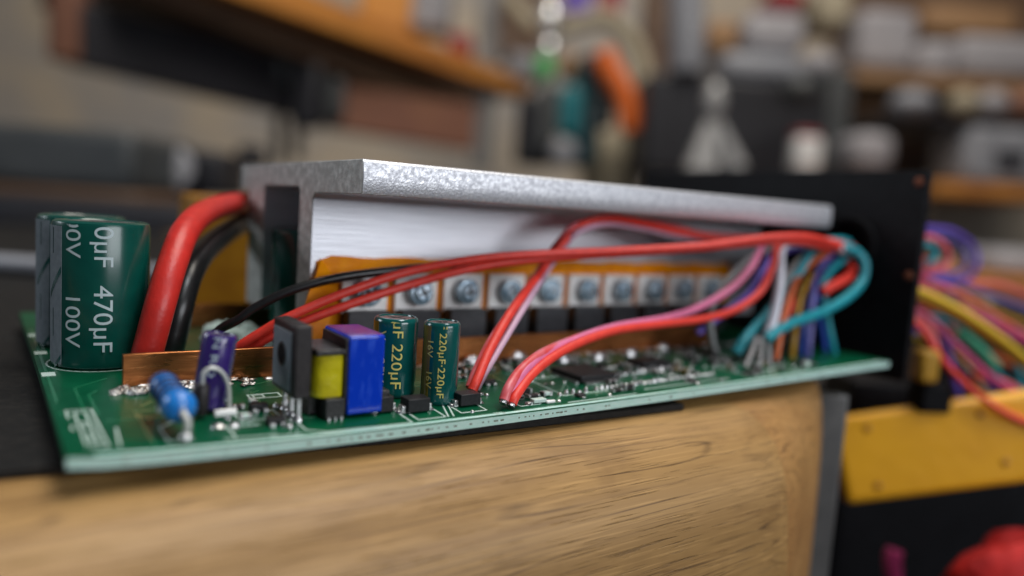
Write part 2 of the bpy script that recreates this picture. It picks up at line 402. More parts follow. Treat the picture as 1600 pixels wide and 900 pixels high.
# --- solder
mb = MB()
for k in range(46):
    x = random.uniform(.75,3.1); y = random.uniform(2.72,3.16); 
    mb.blob((x,y,0), random.uniform(.05,.16), random.uniform(.04,.09), random.uniform(.02,.07), rnd=.25)
for k in range(60):
    x = 3.4+k*.22; mb.blob((x,3.12+random.uniform(-.05,.02),0), .12, .07, random.uniform(.03,.06), rnd=.2)
tag(mb.build('solder_seam','tinrough',board),kind='stuff')

# --- copper strip
SY = 3.22
mb = MB(); n = 40; vs = []; fs = []
for i in range(n+1):
    x = 1.06+(15.5-1.06)*i/n; wv = .015*math.sin(i*.9)
    for y, z in ((SY+wv,.0),(SY+wv,.535),(SY+.09+wv,.535),(SY+.09+wv,.0)): vs.append((x,y,z))
for i in range(n):
    for j in range(4): fs.append((i*4+j,i*4+(j+1)%4,(i+1)*4+(j+1)%4,(i+1)*4+j))
fs += [(0,3,2,1),(n*4,n*4+1,n*4+2,n*4+3)]
tag(mb.add(vs,fs).build('copper_strip','copper',board,bevel=.01), 'bare copper strip soldered on edge in front of the transistor row')
tag(MB().box((2.3,8.6,0),(5.2,8.7,.55)).build('copper_strip','copper',board,bevel=.01), 'far copper strip behind the thick red cable')

# --- electrolytic capacitors
def can(cx, cy, r, h, sleeve, lean=(0,0), label=None, neck=.22, z0=0):
    prof = [(0,r*.92),(.03,r*.985),(neck*.45,r),(neck,r*.965),(neck*1.5,r),(h-.10*min(1,r*2),r),(h-.03,r*.975),(h,r*.90),(h+.004,r*.80),(h-.03,r*.76)]
    b = MB().lathe(prof,(cx,cy,z0),(cx+lean[0],cy+lean[1],z0+h),48).build('electrolytic_capacitor', sleeve, board, origin=(cx,cy,z0))
    if label: tag(b, label)
    ax = V((lean[0],lean[1],h)).normalized(); tp = V((cx,cy,z0))+ax*(h-.028)
    m = MB().lathe([(0,r*.74),(.012,r*.74)],tp,tp+ax,32)
    m.build('vent_top','captop',b)
    m = MB(); 
    for a in (0,PI/2): 
        d = V((math.cos(a+.4),math.sin(a+.4),0)); m.box((-r*.5,-.008,0),(r*.5,.008,.018),mtx=Matrix.Translation(tp)@Matrix.Rotation(a+.4,4,'Z'))
    m.build('vent_score','chip2',b)
    return b
def stripe(b, name, m, cx, cy, r, z0, z1, a0, a1, off=.003, n=14):
    mb = MB(); vs = []; fs = []
    for i in range(n+1):
        a = a0+(a1-a0)*i/n
        for rr in (r+off, r-.004):
            for z in (z0, z1): vs.append((cx+rr*math.cos(a), cy+rr*math.sin(a), z))
    for i in range(n):
        o = i*4; fs += [(o,o+4,o+5,o+1),(o+2,o+3,o+7,o+6),(o,o+2,o+6,o+4),(o+1,o+5,o+7,o+3)]
    fs += [(0,1,3,2),(n*4,n*4+2,n*4+3,n*4+1)]
    return mb.add(vs,fs).build(name, m, b)
def slash(mb, cx, cy, r, a0, z0, a1, z1, hw):
    vs = []; n = 8
    for i in range(n+1):
        t = i/n; a = a0+(a1-a0)*t; z = z0+(z1-z0)*t
        for dz in (-hw, hw): vs.append((cx+(r+.006)*math.cos(a), cy+(r+.006)*math.sin(a), z+dz))
    mb.add(vs,[(2*i,2*i+2,2*i+3,2*i+1) for i in range(n)])
def facing(cx, cy): return math.atan2(CAM.y-cy, CAM.x-cx)
def bigcap(cx, cy, label, r=.79, h=2.58, turn=0):
    b = can(cx,cy,r,h,'capgreen',label=label,neck=.30); g = facing(cx,cy)+turn
    stripe(b,'polarity_stripe','capgrey',cx,cy,r,.08,h-.10,g-1.75,g-.87)
    t = MB()
    slash(t,cx,cy,r,g-.87,1.74,g-1.35,1.25,.06); slash(t,cx,cy,r,g-.87,.22,g-1.1,.02,.04)
    for z0,z1 in ((.55,1.05),(2.0,2.45)): slash(t,cx,cy,r,g-1.16,(z0+z1)/2,g-1.19,(z0+z1)/2,(z1-z0)/2)
    t.build('minus_mark','capgreen2',b)
    t = MB()
    print_round(t,'470µF',.47,(cx,cy),r,1.50,g-.14,(1.0,.9))
    print_round(t,'470µF',.47,(cx,cy),r,2.99,g-.14,(1.0,.9),zr=(0,h-.05))
    print_round(t,'100V',.42,(cx,cy),r,1.36,g-.74,(1.08,.9))
    print_round(t,'100V',.42,(cx,cy),r,2.91,g-.74,(1.08,.9),zr=(0,h-.05))
    t.build('lettering','capprint',b)
    return b
c = at(157,583,y=5.3)
bigcap(c.x,c.y,'large dark green capacitor marked 470µF 100V at the front left of the board')
c = at(127,560,y=7.3)
bigcap(c.x,c.y,'large capacitor mostly hidden behind the 470µF one',turn=.12)
bigcap(5.27,6.50,'large green capacitor seen through the gap in the heat sink',h=2.5,turn=2)

def smallcap(px, pyb, r, h, label, texts, a_str):
    f = onb(px,pyb); d = V((f.x-CAM.x,f.y-CAM.y,0)).normalized(); cx, cy = f.x+d.x*r, f.y+d.y*r; z0 = zb(cx,cy)
    b = can(cx,cy,r,h,'capgreen2',label=label,neck=.17,z0=z0); g = facing(cx,cy)
    stripe(b,'polarity_stripe','goldstripe',cx,cy,r,z0+.06,z0+h-.06,g-1.7,g+a_str)
    t = MB()
    for s, size, zt, dphi, ax in texts: print_round(t,s,size,(cx,cy),r,z0+zt,g+dphi,ax,zr=(z0+.03,z0+h-.035))
    t.build('lettering','goldprint',b)
    return b
smallcap(613,624,.385,1.36,'dark green capacitor marked 220µF in gold, right beside the blue transformer',
   [('µF 220µF',.315,1.36,-.12,(1.0,.82)),('V    25V',.27,1.16,-.86,(1.0,.9))],-.86)
smallcap(684,635,.315,1.40,'slimmer green capacitor marked 220µF 16V in gold, rightmost of the row',
   [('220µF 220µF·220µF',.20,1.84,-.10,(1.06,.85)),('16V    16V    16V',.175,1.66,-.78,(1.12,.9))],-.62)
# leaning purple can
pb = at(328,640,z=0); pb.y += .15; lean = at(345,520,y=pb.y)-V((pb.x,pb.y,0))
pc = can(pb.x,pb.y,.25,lean.z,'cappurple',lean=(lean.x,.0),label='small purple capacitor leaning over behind the white wire loop',neck=.12)
g = facing(pb.x,pb.y); t = MB()
sh = lean.x/lean.z
vs,fs = text2d('N RO',.19); out=[]
for u,v in vs:
    z = 1.12-u*1.3; a = g-.36+v/.25*.8; out.append((pb.x+z*sh+.255*math.cos(a), pb.y+.255*math.sin(a), z))
t.add(out,fs).build('lettering','capprint',pc)
t = MB(); ang = [g+1.15,g+1.55]
vs = []
for z in (.12,lean.z-.1):
    for a in (g+.95,g+1.25,g+1.55): vs.append((pb.x+z*sh+.253*math.cos(a), pb.y+.253*math.sin(a), z))
t.add(vs,[(0,1,4,3),(1,2,5,4)]).build('polarity_stripe','capgrey',pc)

# --- blue resistor with dark bands
a = at(284,640,y=.42); b_ = at(256,603,y=1.30); dr = (b_-a).normalized(); L = (b_-a).length
prof = [(-.06,.05),(-.04,.13),(.02,.20),(.10,.222),(.20,.222),(.28,.195),(L-.12,.19),(L-.05,.205),(L+.04,.20),(L+.11,.16),(L+.13,.05)]
rs = MB().lathe([(t_,r_) for t_,r_ in prof],a,a+dr,32).build('resistor','bluebody',board)
tag(rs,'blue axial resistor with dark bands standing off the board at its near left')
for t_ in (.34,.50,.66,.82): MB().lathe([(t_-.01,.17),(t_+.004,.208),(t_+.06,.208),(t_+.074,.17)],a,a+dr,32).build('colour_band','band',rs)
f = at(291,684,z=0)
MB().tube([a-dr*.04, a-dr*.13+V((0,0,-.03)), V((f.x+.02,f.y+.02,.2)), (f.x,f.y,.0)],.048).build('lead','wirewhite',rs)
MB().blob((f.x,f.y,0),.09,.09,.07).build('solder_joint','tin',rs)
MB().tube([b_+dr*.08,b_+dr*.2,(b_.x+dr.x*.26,b_.y+dr.y*.26,.2),(b_.x+dr.x*.27,b_.y+dr.y*.27,0)],.04).build('lead','wirewhite',rs)

# --- black diode with a bent white lead
q = at(313,648,z=0); q.z = 0
di = MB().lathe([(0,.085),(.03,.105),(.42,.105),(.46,.08)],(q.x,q.y,.0),(q.x+.02,q.y,.46)).build('diode','chip2',board)
tag(di,'small upright black diode with a white wire looped over to the board')
pts = [at(316,603,y=q.y),at(318,585,y=q.y),at(327,576,y=q.y),at(340,577,y=q.y),at(351,588,y=q.y),at(357,606,y=q.y),at(358,632,y=q.y),at(357,652,y=q.y)]
MB().tube(pts,.034).build('lead','wirewhite',di)

# --- surface parts by kind
def smd(name, label, p, sx, sy, h, body='chip', kind='chip', rot=0):
    z = zb(p[0],p[1]); M4 = Matrix.Translation((p[0],p[1],z))@Matrix.Rotation(rot,4,'Z')
    o = MB().box((-sx/2,-sy/2,.02),(sx/2,sy/2,h),mtx=M4).build(name,body,board,bevel=.012)
    if label: tag(o,label)
    class E_:
        def box(q,lo,hi,mtx=None): MB().box(lo,hi,mtx=mtx).build('terminal','tin',o,bevel=.006)
        def blob(q,*a,**k): MB().blob(*a,**k).build('solder_joint','tin',o)
    e = E_()
    if kind == 'chip':
        for s in (-1,1):
            for k in (-.3,.3) if sx > .25 else (0,):
                e.box((k*sx-.04,s*sy/2-.01 if s > 0 else s*sy/2-.07,.0),(k*sx+.04,s*sy/2+.07 if s > 0 else s*sy/2+.01,h*.45),mtx=M4)
    elif kind == 'side':
        for s in (-1,1): e.box((s*(sx/2+.035)-.04,-sy*.25,0),(s*(sx/2+.035)+.04,sy*.25,h*.5),mtx=M4); e.blob(M4@V((s*(sx/2+.09),0,0)),.06,.08,.05,seg=7)
    elif kind == 'cap':
        for s in (-1,1): e.box((s*sx/2-(.05 if s > 0 else -.0)-.0,-sy/2-.004,.012),(s*sx/2+(0.006 if s > 0 else .05),sy/2+.004,h+.004),mtx=M4)
    return o
p = onb(650,646); smd('rectifier_chip','square black chip in front of the capacitor marked 220µF beside the transformer',(p.x+.04,p.y+.12),.40,.30,.24,kind='side')
p = onb(731,637); smd('rectifier_chip','black chip to the right of the slim capacitor',(p.x+.06,p.y+.16),.40,.30,.22,kind='side')
p = onb(604,650); smd('rectifier_chip',None,(p.x+.05,p.y+.25),.24,.3,.27,kind='side')
p = onb(405,643); smd('transistor_chip','small black chip left of the upright power transistor, farther of two',(p.x,p.y+.05),.26,.15,.12)
p = onb(432,665); smd('transistor_chip','small black chip left of the upright power transistor, nearer of two',(p.x,p.y+.05),.26,.15,.12)
for px,py,sz in ((372,640,.1),(383,655,.1),(352,640,.09),(395,632,.09),(345,628,.08)):
    p = onb(px,py); smd('ceramic_chip',None,(p.x,p.y),.17,.10,.08,'silk' if px%2 else 'chip2','cap',random.choice([0,PI/2,.0]))
mb = MB()
for px,py,r in ((341,668,.10),(366,666,.09),(356,655,.05),(452,668,.06),(432,636,.06),(446,630,.07)):
    p = onb(px,py); MB().blob((p.x,p.y,p.z),r,r,.06,rnd=.1).build('solder_joint','tin',board)
p = onb(352,658); MB().box((p.x-.16,p.y-.03,0),(p.x+.16,p.y+.03,.10)).build('shunt_bridge','tab',board,bevel=.02)

# --- upright power transistor
p = onb(462,664); tx, ty = p.x+.07, p.y+.06
tr = MB().box((tx-.10,ty-.02,.26),(tx+.155,ty+1.02,1.36)).build('power_transistor','chip2',board,bevel=.025)
tag(tr,'upright black slab transistor with a round hole, left of the transformer')
MB().box((tx-.125,ty+.12,.34),(tx-.098,ty+.92,1.24)).build('face_plate','capgrey',tr,bevel=.008)
MB().lathe([(0,.19),(.01,.185),(.012,.16),(-.0,.15)],(tx-.126,ty+.5,.86),(tx-1.126,ty+.5,.86),28).build('hole_rim','ferrite',tr)
MB().lathe([(0,.16),(.004,.16)],(tx-.128,ty+.5,.86),(tx-1.128,ty+.5,.86),28).build('mounting_hole','rubber',tr)
for k in range(3): MB().box((tx-.0,ty+.10+k*.30,zb(tx,ty)),(tx+.06,ty+.17+k*.30,.30)).build('lead','tin',tr)
for k in range(3): MB().blob((tx+.03,ty+.13+k*.30,zb(tx,ty)),.08,.08,.09).build('solder_joint','tin',tr)

# --- transformer
p = onb(542,656); gx, gy = p.x, p.y+.02; z0 = zb(gx+.3,gy)+.03
tf = MB().box((gx,gy,z0+.03),(gx+.60,gy+1.05,z0+1.27)).build('transformer','bluetape',board,bevel=.035,seg=3)
tag(tf,'small transformer wrapped in blue tape with a yellow winding')
MB().box((gx+.02,gy+.06,z0+1.262),(gx+.58,gy+1.02,z0+1.280)).build('painted_top_sheen','magentasheen',tf,bevel=.008)  # thin magenta sheet painted as the wires' reflection on the blue tape
MB().box((gx-.035,gy+.05,z0+.06),(gx+.01,gy+1.02,z0+1.23)).build('core','ferrite',tf,bevel=.01)
mb = MB(); pr = []
for k in range(24):
    a2 = 2*PI*k/24; cx_ = .30*abs(math.cos(a2))**.55*(1 if math.cos(a2)>0 else -1); cy_ = .40*abs(math.sin(a2))**.7*(1 if math.sin(a2)>0 else -1)
    pr.append((gx-.20+cx_, gy+.50+cy_))
mb.prism(pr, z0+.30, z0+.98, 'z').build('winding','yeltape',tf,bevel=.03)
MB().box((gx-.50,gy+.06,z0+.975),(gx-.02,gy+.96,z0+1.07)).build('bobbin_flange','ferrite',tf,bevel=.02)
MB().box((gx-.34,gy+.0,z0-.01),(gx-.03,gy+.34,z0+.31)).box((gx-.50,gy+.34,z0+.0),(gx-.04,gy+1.0,z0+.28)).build('bobbin_base','ferrite',tf,bevel=.015)
MB().box((gx+.60,gy+.12,z0+.0),(gx+.78,gy+.9,z0+.34)).build('bobbin_base','ferrite',tf,bevel=.015)
for k in range(3): MB().box((gx-.30+k*.1,gy-.02,zb(gx,gy)),(gx-.27+k*.1,gy+.03,z0+.03)).build('pin','tin',tf)

# --- control chips and rows of soldered pins in the right half
def flatpack(x,y,sx,sy,label,n):
    z = zb(x,y); o = MB().box((x,y,z+.03),(x+sx,y+sy,z+.16)).build('controller_chip','chip',board,bevel=.02); tag(o,label)
    for s in (0,1):
        e = MB()
        for k in range(n):
            xx = x+.08+k*(sx-.16)/(n-1); yy = y-.10 if s == 0 else y+sy
            e.box((xx-.018,yy,z+.003),(xx+.018,yy+.10,z+.05))
        e.build('pin_row','tin',o)
    for s in (0,1):
        e = MB()
        for k in range(n):
            yy = y+.08+k*(sy-.16)/(n-1); xx = x-.10 if s == 0 else x+sx
            e.box((xx,yy-.018,z+.003),(xx+.10,yy+.018,z+.05))
        e.build('pin_row','tin',o)
p = onb(930,604); flatpack(p.x-.2,p.y+.2,1.0,1.0,'large square microcontroller chip on the right half of the board',16)
p = onb(1025,585); flatpack(p.x,p.y+.4,.9,.55,'flat black chip behind the rows of solder pins',10)
mb = MB(); ends = []
for (xa,ya,xb,yb,stp) in ((8.05,.62,8.9,.62,.16),(9.0,.66,12.7,.74,.135),(9.6,1.35,12.4,1.42,.14),(8.1,2.2,9.3,2.25,.15),(9.9,1.9,12.6,2.0,.15)):
    n = int((xb-xa)/stp)
    for k in range(n):
        x = xa+k*stp; y = ya+(yb-ya)*k/n; mb.blob((x,y,zb(x,y)),.048,.048,random.choice([.05,.05,.06,.09]),seg=8,rings=4,rnd=.1)
for k in range(70):
    x = 5.9+round(random.uniform(0,9.6)/.155)*.155; y = .275+round(random.uniform(0,2.6)/.25)*.25; mb.blob((x,y,zb(x,y)),.042,.042,.04,seg=8,rings=3,rnd=.15)
tag(mb.build('solder_dots','tin',board),kind='stuff')
placed = [(6.3,.3),(8.4,1.2)]
sm = 0
for k in range(400):
    x = 6.5+round(random.uniform(0,9.3)/.31)*.31; y = .40+round(random.uniform(0,2.6)/.25)*.25
    if all(abs(x-a0)>.30 or abs(y-b0)>.23 for a0,b0 in placed) and not (8.0<x<9.6 and .5<y<2.0) and not (9<x<12.8 and .55<y<.85):
        placed.append((x,y)); t_ = random.random()
        if sm < 98:
            smd('ceramic_chip' if t_<.7 else 'transistor_chip',None,(x,y),random.choice([.16,.2,.26]),random.choice([.1,.13]),random.uniform(.06,.13),
                'silk' if t_<.18 else ('goldstripe' if t_<.35 else 'chip2'),'cap' if t_<.7 else 'chip',random.choice([0,PI/2])); sm += 1
for k,(px,py) in enumerate(((738,568),(809,560),(880,567),(936,563),(985,556),(1035,548),(790,552))):
    p = onb(px,py); MB().blob((p.x,p.y,0),.22,.12,.17,rnd=.12,seg=14).build('solder_lump','tin',board)
for px,py in ((708,560),(860,630)):
    p = onb(px,py); MB().box((p.x-.10,p.y-.03,p.z),(p.x+.10,p.y+.03,p.z+.06)).build('silver_clip','tab',board,bevel=.02)
p = onb(840,634); smd('resistor_array','small pale component right of the wire pads',(p.x+.1,p.y+.12),.28,.13,.09,'silk','side')

# --- power transistor row against the heat sink (ten, screwed through their tabs)
WY = 4.30                                    # front of the heat sink wall
def fet(cx):
    o = MB().box((cx-.455,WY-.47,.26),(cx+.455,WY-.06,1.03)).build('screwed_transistor','chipgrey',board,origin=(cx,WY,0),bevel=.02)
    MB().box((cx-.50,WY-.19,.96),(cx+.50,WY-.06,1.78)).build('metal_tab','tab',o,bevel=.015)
    MB().lathe([(0,.30),(.04,.31),(.07,.30)],(cx,WY-.19,1.40),(cx,WY-1.19,1.40),28).lathe([(.07,.26),(.09,.27),(.11,.26)],(cx,WY-.19,1.40),(cx,WY-1.19,1.40),28).build('washer','washer',o)
    s = MB().lathe([(.11,.275),(.22,.28),(.25,.255),(.255,.215),(.30,.205),(.335,.17)],(cx,WY-.19,1.40),(cx,WY-1.19,1.40),28)
    s.box((-.15,-.345,-.03),(.15,-.325,.03),mtx=Matrix.Translation((cx,WY-.19,1.40))@Matrix.Rotation(.5,4,'Y'),mi=1)
    s.box((-.03,-.346,-.15),(.03,-.326,.15),mtx=Matrix.Translation((cx,WY-.19,1.40))@Matrix.Rotation(.5,4,'Y'),mi=1)
    s.build('screw_head',['screw','ferrite'],o,origin=(cx,WY,1.40),bevel=.006)
    for k in (-.25,0,.25): MB().box((cx+k-.04,WY-.30,0),(cx+k+.04,WY-.25,.28)).build('lead','tin',o)
    return o
f0 = fet(5.62)
words = ['leftmost','second from the left','third from the left','fourth from the left','fifth from the left','sixth from the left','seventh from the left','eighth from the left','ninth from the left','rightmost']
for k in range(1,10):
    c = copy_tree(f0, board); c.location = f0.location+V((k*1.178,0,0))
    for q in c.children:
        if q.name.startswith('screw_head'): q.rotation_euler = (random.uniform(-.05,.05), random.uniform(0,3), random.uniform(-.06,.06))
for k,o in enumerate([o for o in board.children if o.name.startswith('screwed_transistor')]):
    o['label'] = 'screwed down power transistor with metal tab, '+words[k]+' of the row'

# ================================================================== heat sink
HX0, HX1 = 4.50, 18.45
hs = thing('heat_sink', (HX0,WY,0), 'grey aluminium heat sink bar with a hollow sawn end above the transistors', 'heat sink')
def heatsink():
    y0, y1, zt, zl = 2.0, 9.2, 3.96, 3.36; wy1 = WY+.72; w2, w3 = 7.35, 8.5; zb_ = .62
    prof = [(y0+.03,zl),(y0,zl+.05),(y0-.02,zl+.3),(y0+.0,zt-.05),(y0+.05,zt)]
    prof += [(y1,zt-.05),(y1,zl-.02),(w3+.0,zl-.04),(w3,zb_),(w2,zb_),(w2,zl-.02),(w2-.08,zl+.09),(wy1+.08,zl+.09),(wy1,zl-.02),(wy1,zb_),(WY,zb_),(WY,zl-.12),(WY-.10,zl-.02)]
    mb = MB(); n = len(prof)
    # body drawn in lengthwise pieces so that the sawn end can be slightly skew
    def endx(y): return HX0 + .0*(y-y0)
    vs = []
    for xx in (None, 6, 10, 14, HX1):
        for y, z in prof: vs.append((endx(y) if xx is None else xx, y, z))
    fs = []; 
    mb.add(vs, [])
    front = {0,1,2,3}
    for s in range(4):
        for i in range(n):
            j = (i+1) % n
            mb.f.append([s*n+i, s*n+j, (s+1)*n+j, (s+1)*n+i]); mb.m.append(1 if i in (0,1,2,3,4) else 2)
    mb.f.append(list(range(n))[::-1]); mb.m.append(0)
    mb.f.append([4*n+i for i in range(n)]); mb.m.append(0)
    return mb
b = heatsink().build('extrusion',['alucut','aluface','aluwall'],hs,bevel=.018)
# tape behind the transistors
mb = MB(); nx = 40; vs = []; fs = []
for i in range(nx+1):
    x = 4.62+(17.2-4.62)*i/nx
    zt = 2.10+.02*math.sin(i*1.3)+.012*math.sin(i*3.1)-(.10 if i == 0 else 0)
    for y,z in ((WY-.045+.01*math.sin(i*2.2),.7),(WY-.04+.012*math.sin(i*1.7),zt),(WY-.005,zt),(WY-.005,.7)): vs.append((x,y,z))
for i in range(nx):
    for j in range(4): fs.append((i*4+j,i*4+(j+1)%4,(i+1)*4+(j+1)%4,(i+1)*4+j))
fs += [(0,3,2,1),(nx*4,nx*4+1,nx*4+2,nx*4+3)]
mb.add(vs,fs).build('insulating_tape','kapton',hs)
# loose end of the tape curling off the wall at the left
mb = MB()
A = [V((4.70,WY-.06,2.06)),V((4.56,WY-.20,1.75)),V((4.38,WY-.32,1.40)),V((4.22,WY-.42,1.02)),V((4.1,WY-.48,.66))]
B = [V((5.05,WY-.10,1.6)),V((4.95,WY-.35,1.2)),V((4.75,WY-.5,.9)),V((4.6,WY-.6,.6)),V((4.5,WY-.65,.35))]
vs = []; fs = []
for a,b2 in zip(A,B): vs += [a,b2,b2+V((0,.025,0)),a+V((0,.025,0))]
for i in range(4):
    for j in range(4): fs.append((i*4+j,i*4+(j+1)%4,(i+1)*4+(j+1)%4,(i+1)*4+j))
fs += [(0,3,2,1),(16,17,18,19)]
mb.add(vs,fs).build('tape_flap','kapton',hs)
MB().box((6.2,7.305,.62),(18.3,7.34,3.33)).build('slot_shade_sheet','rubber',hs)  # black sheet added inside the channel in place of its shade
# amber tape wrapped block behind
tag(MB().box((4.2,13.0,-.28),(6.6,14.6,3.1)).build('taped_block','kaptond',bevel=.08), 'amber tape wrapped block standing behind the thick red cable', 'taped block')
# glue lumps by the foot of the wall
mb = MB(); c = at(372,500,y=6.6)
for k in range(11): mb.blob((c.x+random.uniform(-.45,.45),c.y+random.uniform(-.5,.5),0),.28,.25,random.uniform(.2,.45),rnd=.2)
mb.build('glue_lump','silk',board)

# ================================================================== end plate
PX = 19.35
c = at(1326,384,x=PX); r = .72; y0, y1, zlo, zhi = -.05, 10.3, -.62+.01, 5.0
mb = MB(); n = 64; vs = []
def outer(a):
    dy, dz = math.cos(a), math.sin(a); t = 1e9
    if dy > 1e-6: t = min(t,(y1-c.y)/dy)
    if dy < -1e-6: t = min(t,(y0-c.y)/dy)
    if dz > 1e-6: t = min(t,(zhi-c.z)/dz)
    if dz < -1e-6: t = min(t,(zlo-c.z)/dz)
    return (c.y+dy*t, c.z+dz*t)
ang = sorted([2*PI*k/n for k in range(n)]+[math.atan2(z-c.z,y-c.y)%(2*PI) for y in (y0,y1) for z in (zlo,zhi)])
n = len(ang)
for xx in (PX, PX+.25):
    for a in ang: vs.append((xx,c.y+r*math.cos(a),c.z+r*math.sin(a)))
    for a in ang: o_ = outer(a); vs.append((xx,o_[0],o_[1]))
fs = []
for i in range(n):
    k = (i+1)%n
    fs += [(i,k,n+k,n+i),(2*n+i,3*n+i,3*n+k,2*n+k),(i,2*n+i,2*n+k,k),(n+i,n+k,3*n+k,3*n+i)]
pl = MB().add(vs,fs).build('end_plate','panel',origin=(PX,5,zlo),bevel=.02)
tag(pl,'black upright end plate with a round cable hole, behind the right end of the board','end plate')
m_ = MB(); R_ = []
for k in range(33): R_.append((PX-.02,c.y+(r+.02)*math.cos(k/32*2*PI),c.z+(r+.02)*math.sin(k/32*2*PI)))
m_.tube(R_,.13,10,sub=1).build('grommet','rubber',pl)
MB().lathe([(0,r-.02),(.03,r-.02)],(PX+.18,c.y,c.z),(PX+1.18,c.y,c.z),40).build('hole_shade_disc','rubber',pl)  # black disc added behind the ring, painting the cable hole's shade
for px,py in ((1420,431),(1436,284)):
    s = at(px,py,x=PX); MB().lathe([(0,.12),(.03,.11),(.06,.06)],s,s+V((-1,0,0)),20).build('screw','rust',pl)

# ================================================================== wires
WR = .088
def wire(name, m, pts, r, label, cat='wire', group=None, ends=None):
    P = []
    for q in pts:
        if len(q) == 3 and isinstance(q[2], (int,float)) and q[0] > 30: P.append(at(q[0],q[1],y=q[2]))
        else: P.append(V(q))
    o = MB().tube(P,r,14,sub=8).build(name,m,origin=P[0])
    tag(o,label,cat,group)
    if ends:
        e = MB().tube([P[0]+(P[0]-P[1]).normalized()*ends, P[0]+(P[1]-P[0]).normalized()*.02],r*.75,10)
        e.build('bare_end','tin',o)
    return o
H = at(1322,386,x=PX+.3)                       # middle of the cable hole
def hole(dy, dz, far=0): return (PX+.3+far,H.y+dy,H.z+dz)
wire('power_cable','redthick',[(228,560,4.3),(236,530,4.3),(252,470,4.35),(270,410,4.7),(292,358,5.5),(325,330,6.9),(372,318,8.8),(420,316,10.4)],.262,
     'thick red power cable bending up from the board into the heat sink','power cable')
wire('power_cable','blackw',[(262,560,5.4),(272,520,5.4),(283,470,5.5),(300,420,6.0),(330,382,7.4),(378,350,9.2),(430,335,10.8)],.262,
     'thick black power cable running just behind the thick red one','power cable')
wire('signal_wire','red',[(350,560,4.0),(374,541,3.75),(410,518,3.6),(450,496,3.45),(540,457,3.3),(640,424,3.2),(750,404,2.8),(860,396,2.4),(980,391,2.0),(1100,384,1.5),(1200,371,1.1),(1262,370,.9),(1300,381,1.0),(1312,388,1.5),hole(.1,.1),hole(.1,.1,2)],WR,
     'long red wire arching over the transistor row, uppermost of the arching bundle')
wire('signal_wire','red',[(370,560,4.0),(398,541,3.75),(430,522,3.6),(480,500,3.45),(560,471,3.3),(640,445,3.25),(720,423,3.0),(800,409,2.75),(900,400,2.4),(1000,394,2.1),(1100,387,1.7),(1200,377,1.3),(1260,379,1.1),(1298,388,1.2),hole(-.1,.15),hole(-.1,.1,2)],WR,
     'red wire running just below the uppermost arching wire')
wire('signal_wire','blackw',[(318,562,4.25),(326,536,4.25),(345,514,4.2),(372,500,4.0),(400,480,3.9),(460,452,3.75),(540,432,3.6),(640,420,3.45),(720,411,3.3),(800,402,3.2),(900,396,3.1),(1000,392,3.0),(1100,383,2.8),(1200,374,2.6),(1300,378,2.0),hole(0,.3),hole(0,.3,2)],WR,
     'black wire rising behind the two arching red wires at the left')
# near pair soldered at the front of the board
wire('signal_wire','red',[(800,631,.20),(806,618,.25),(828,588,.5),(858,562,.75),(900,538,1.0),(960,517,1.2),(1030,507,1.35),(1100,498,1.4),(1150,483,1.4),(1188,455,1.4),(1207,415,1.4),(1216,385,1.4),(1250,372,1.3),(1300,378,1.4),hole(-.4,.0),hole(-.4,0,2)],WR*1.02,
     'red wire soldered near the front edge and curving low to the right',ends=.06)
wire('signal_wire','redpink',[(787,626,.22),(795,605,.3),(812,580,.55),(842,555,.8),(880,537,1.1),(930,520,1.35),(1000,505,1.6),(1040,500,1.7)],WR*1.0,
     'short faded red wire lying along the pink one near the front edge',ends=.06)
wire('signal_wire','pink',[(792,628,.32),(803,602,.40),(825,573,.62),(855,550,.9),(900,530,1.2),(960,511,1.45),(1040,497,1.65),(1090,481,1.75),(1140,452,1.8),(1172,420,1.8),(1188,392,1.8),(1200,375,1.8),(1260,378,1.7),(1310,386,1.7),hole(-.2,-.1),hole(-.2,-.1,2)],WR*1.02,
     'pink wire curving low beside the near red one')
# pair from behind the slim capacitor up under the heat sink
wire('signal_wire','red',[(738,610,.95),(746,592,1.0),(766,545,1.3),(800,485,1.8),(842,428,2.75),(880,378,2.9),(915,348,2.95),(955,341,2.9),(1010,350,3.0),(1060,362,3.0),(1120,372,2.8),(1200,374,2.3),(1290,384,1.9),hole(.1,.0),hole(.1,0,2)],WR*1.05,
     'red wire climbing steeply to the underside of the heat sink')
wire('signal_wire','pale',[(744,609,1.08),(764,572,1.2),(790,528,1.5),(822,475,1.95),(852,428,2.85),(880,388,2.95),(905,362,2.8),(950,350,3.0),(1010,358,3.1),(1080,372,3.0),(1180,378,2.6),(1290,390,2.1),hole(.2,.1),hole(.2,.1,2)],WR*.75,
     'pale lilac wire twisted along the steep red one')
wire('signal_wire','redpink',[(734,606,1.12),(744,580,1.25),(768,532,1.55),(806,476,2.0),(838,430,2.95),(872,380,3.0),(905,350,3.0),(960,345,3.3),(1040,352,3.4),(1100,367,3.2),(1200,374,2.7),(1290,388,2.3),hole(.3,.2),hole(.3,.2,2)],WR*.95,
     'darker red wire behind the steep bright red one')
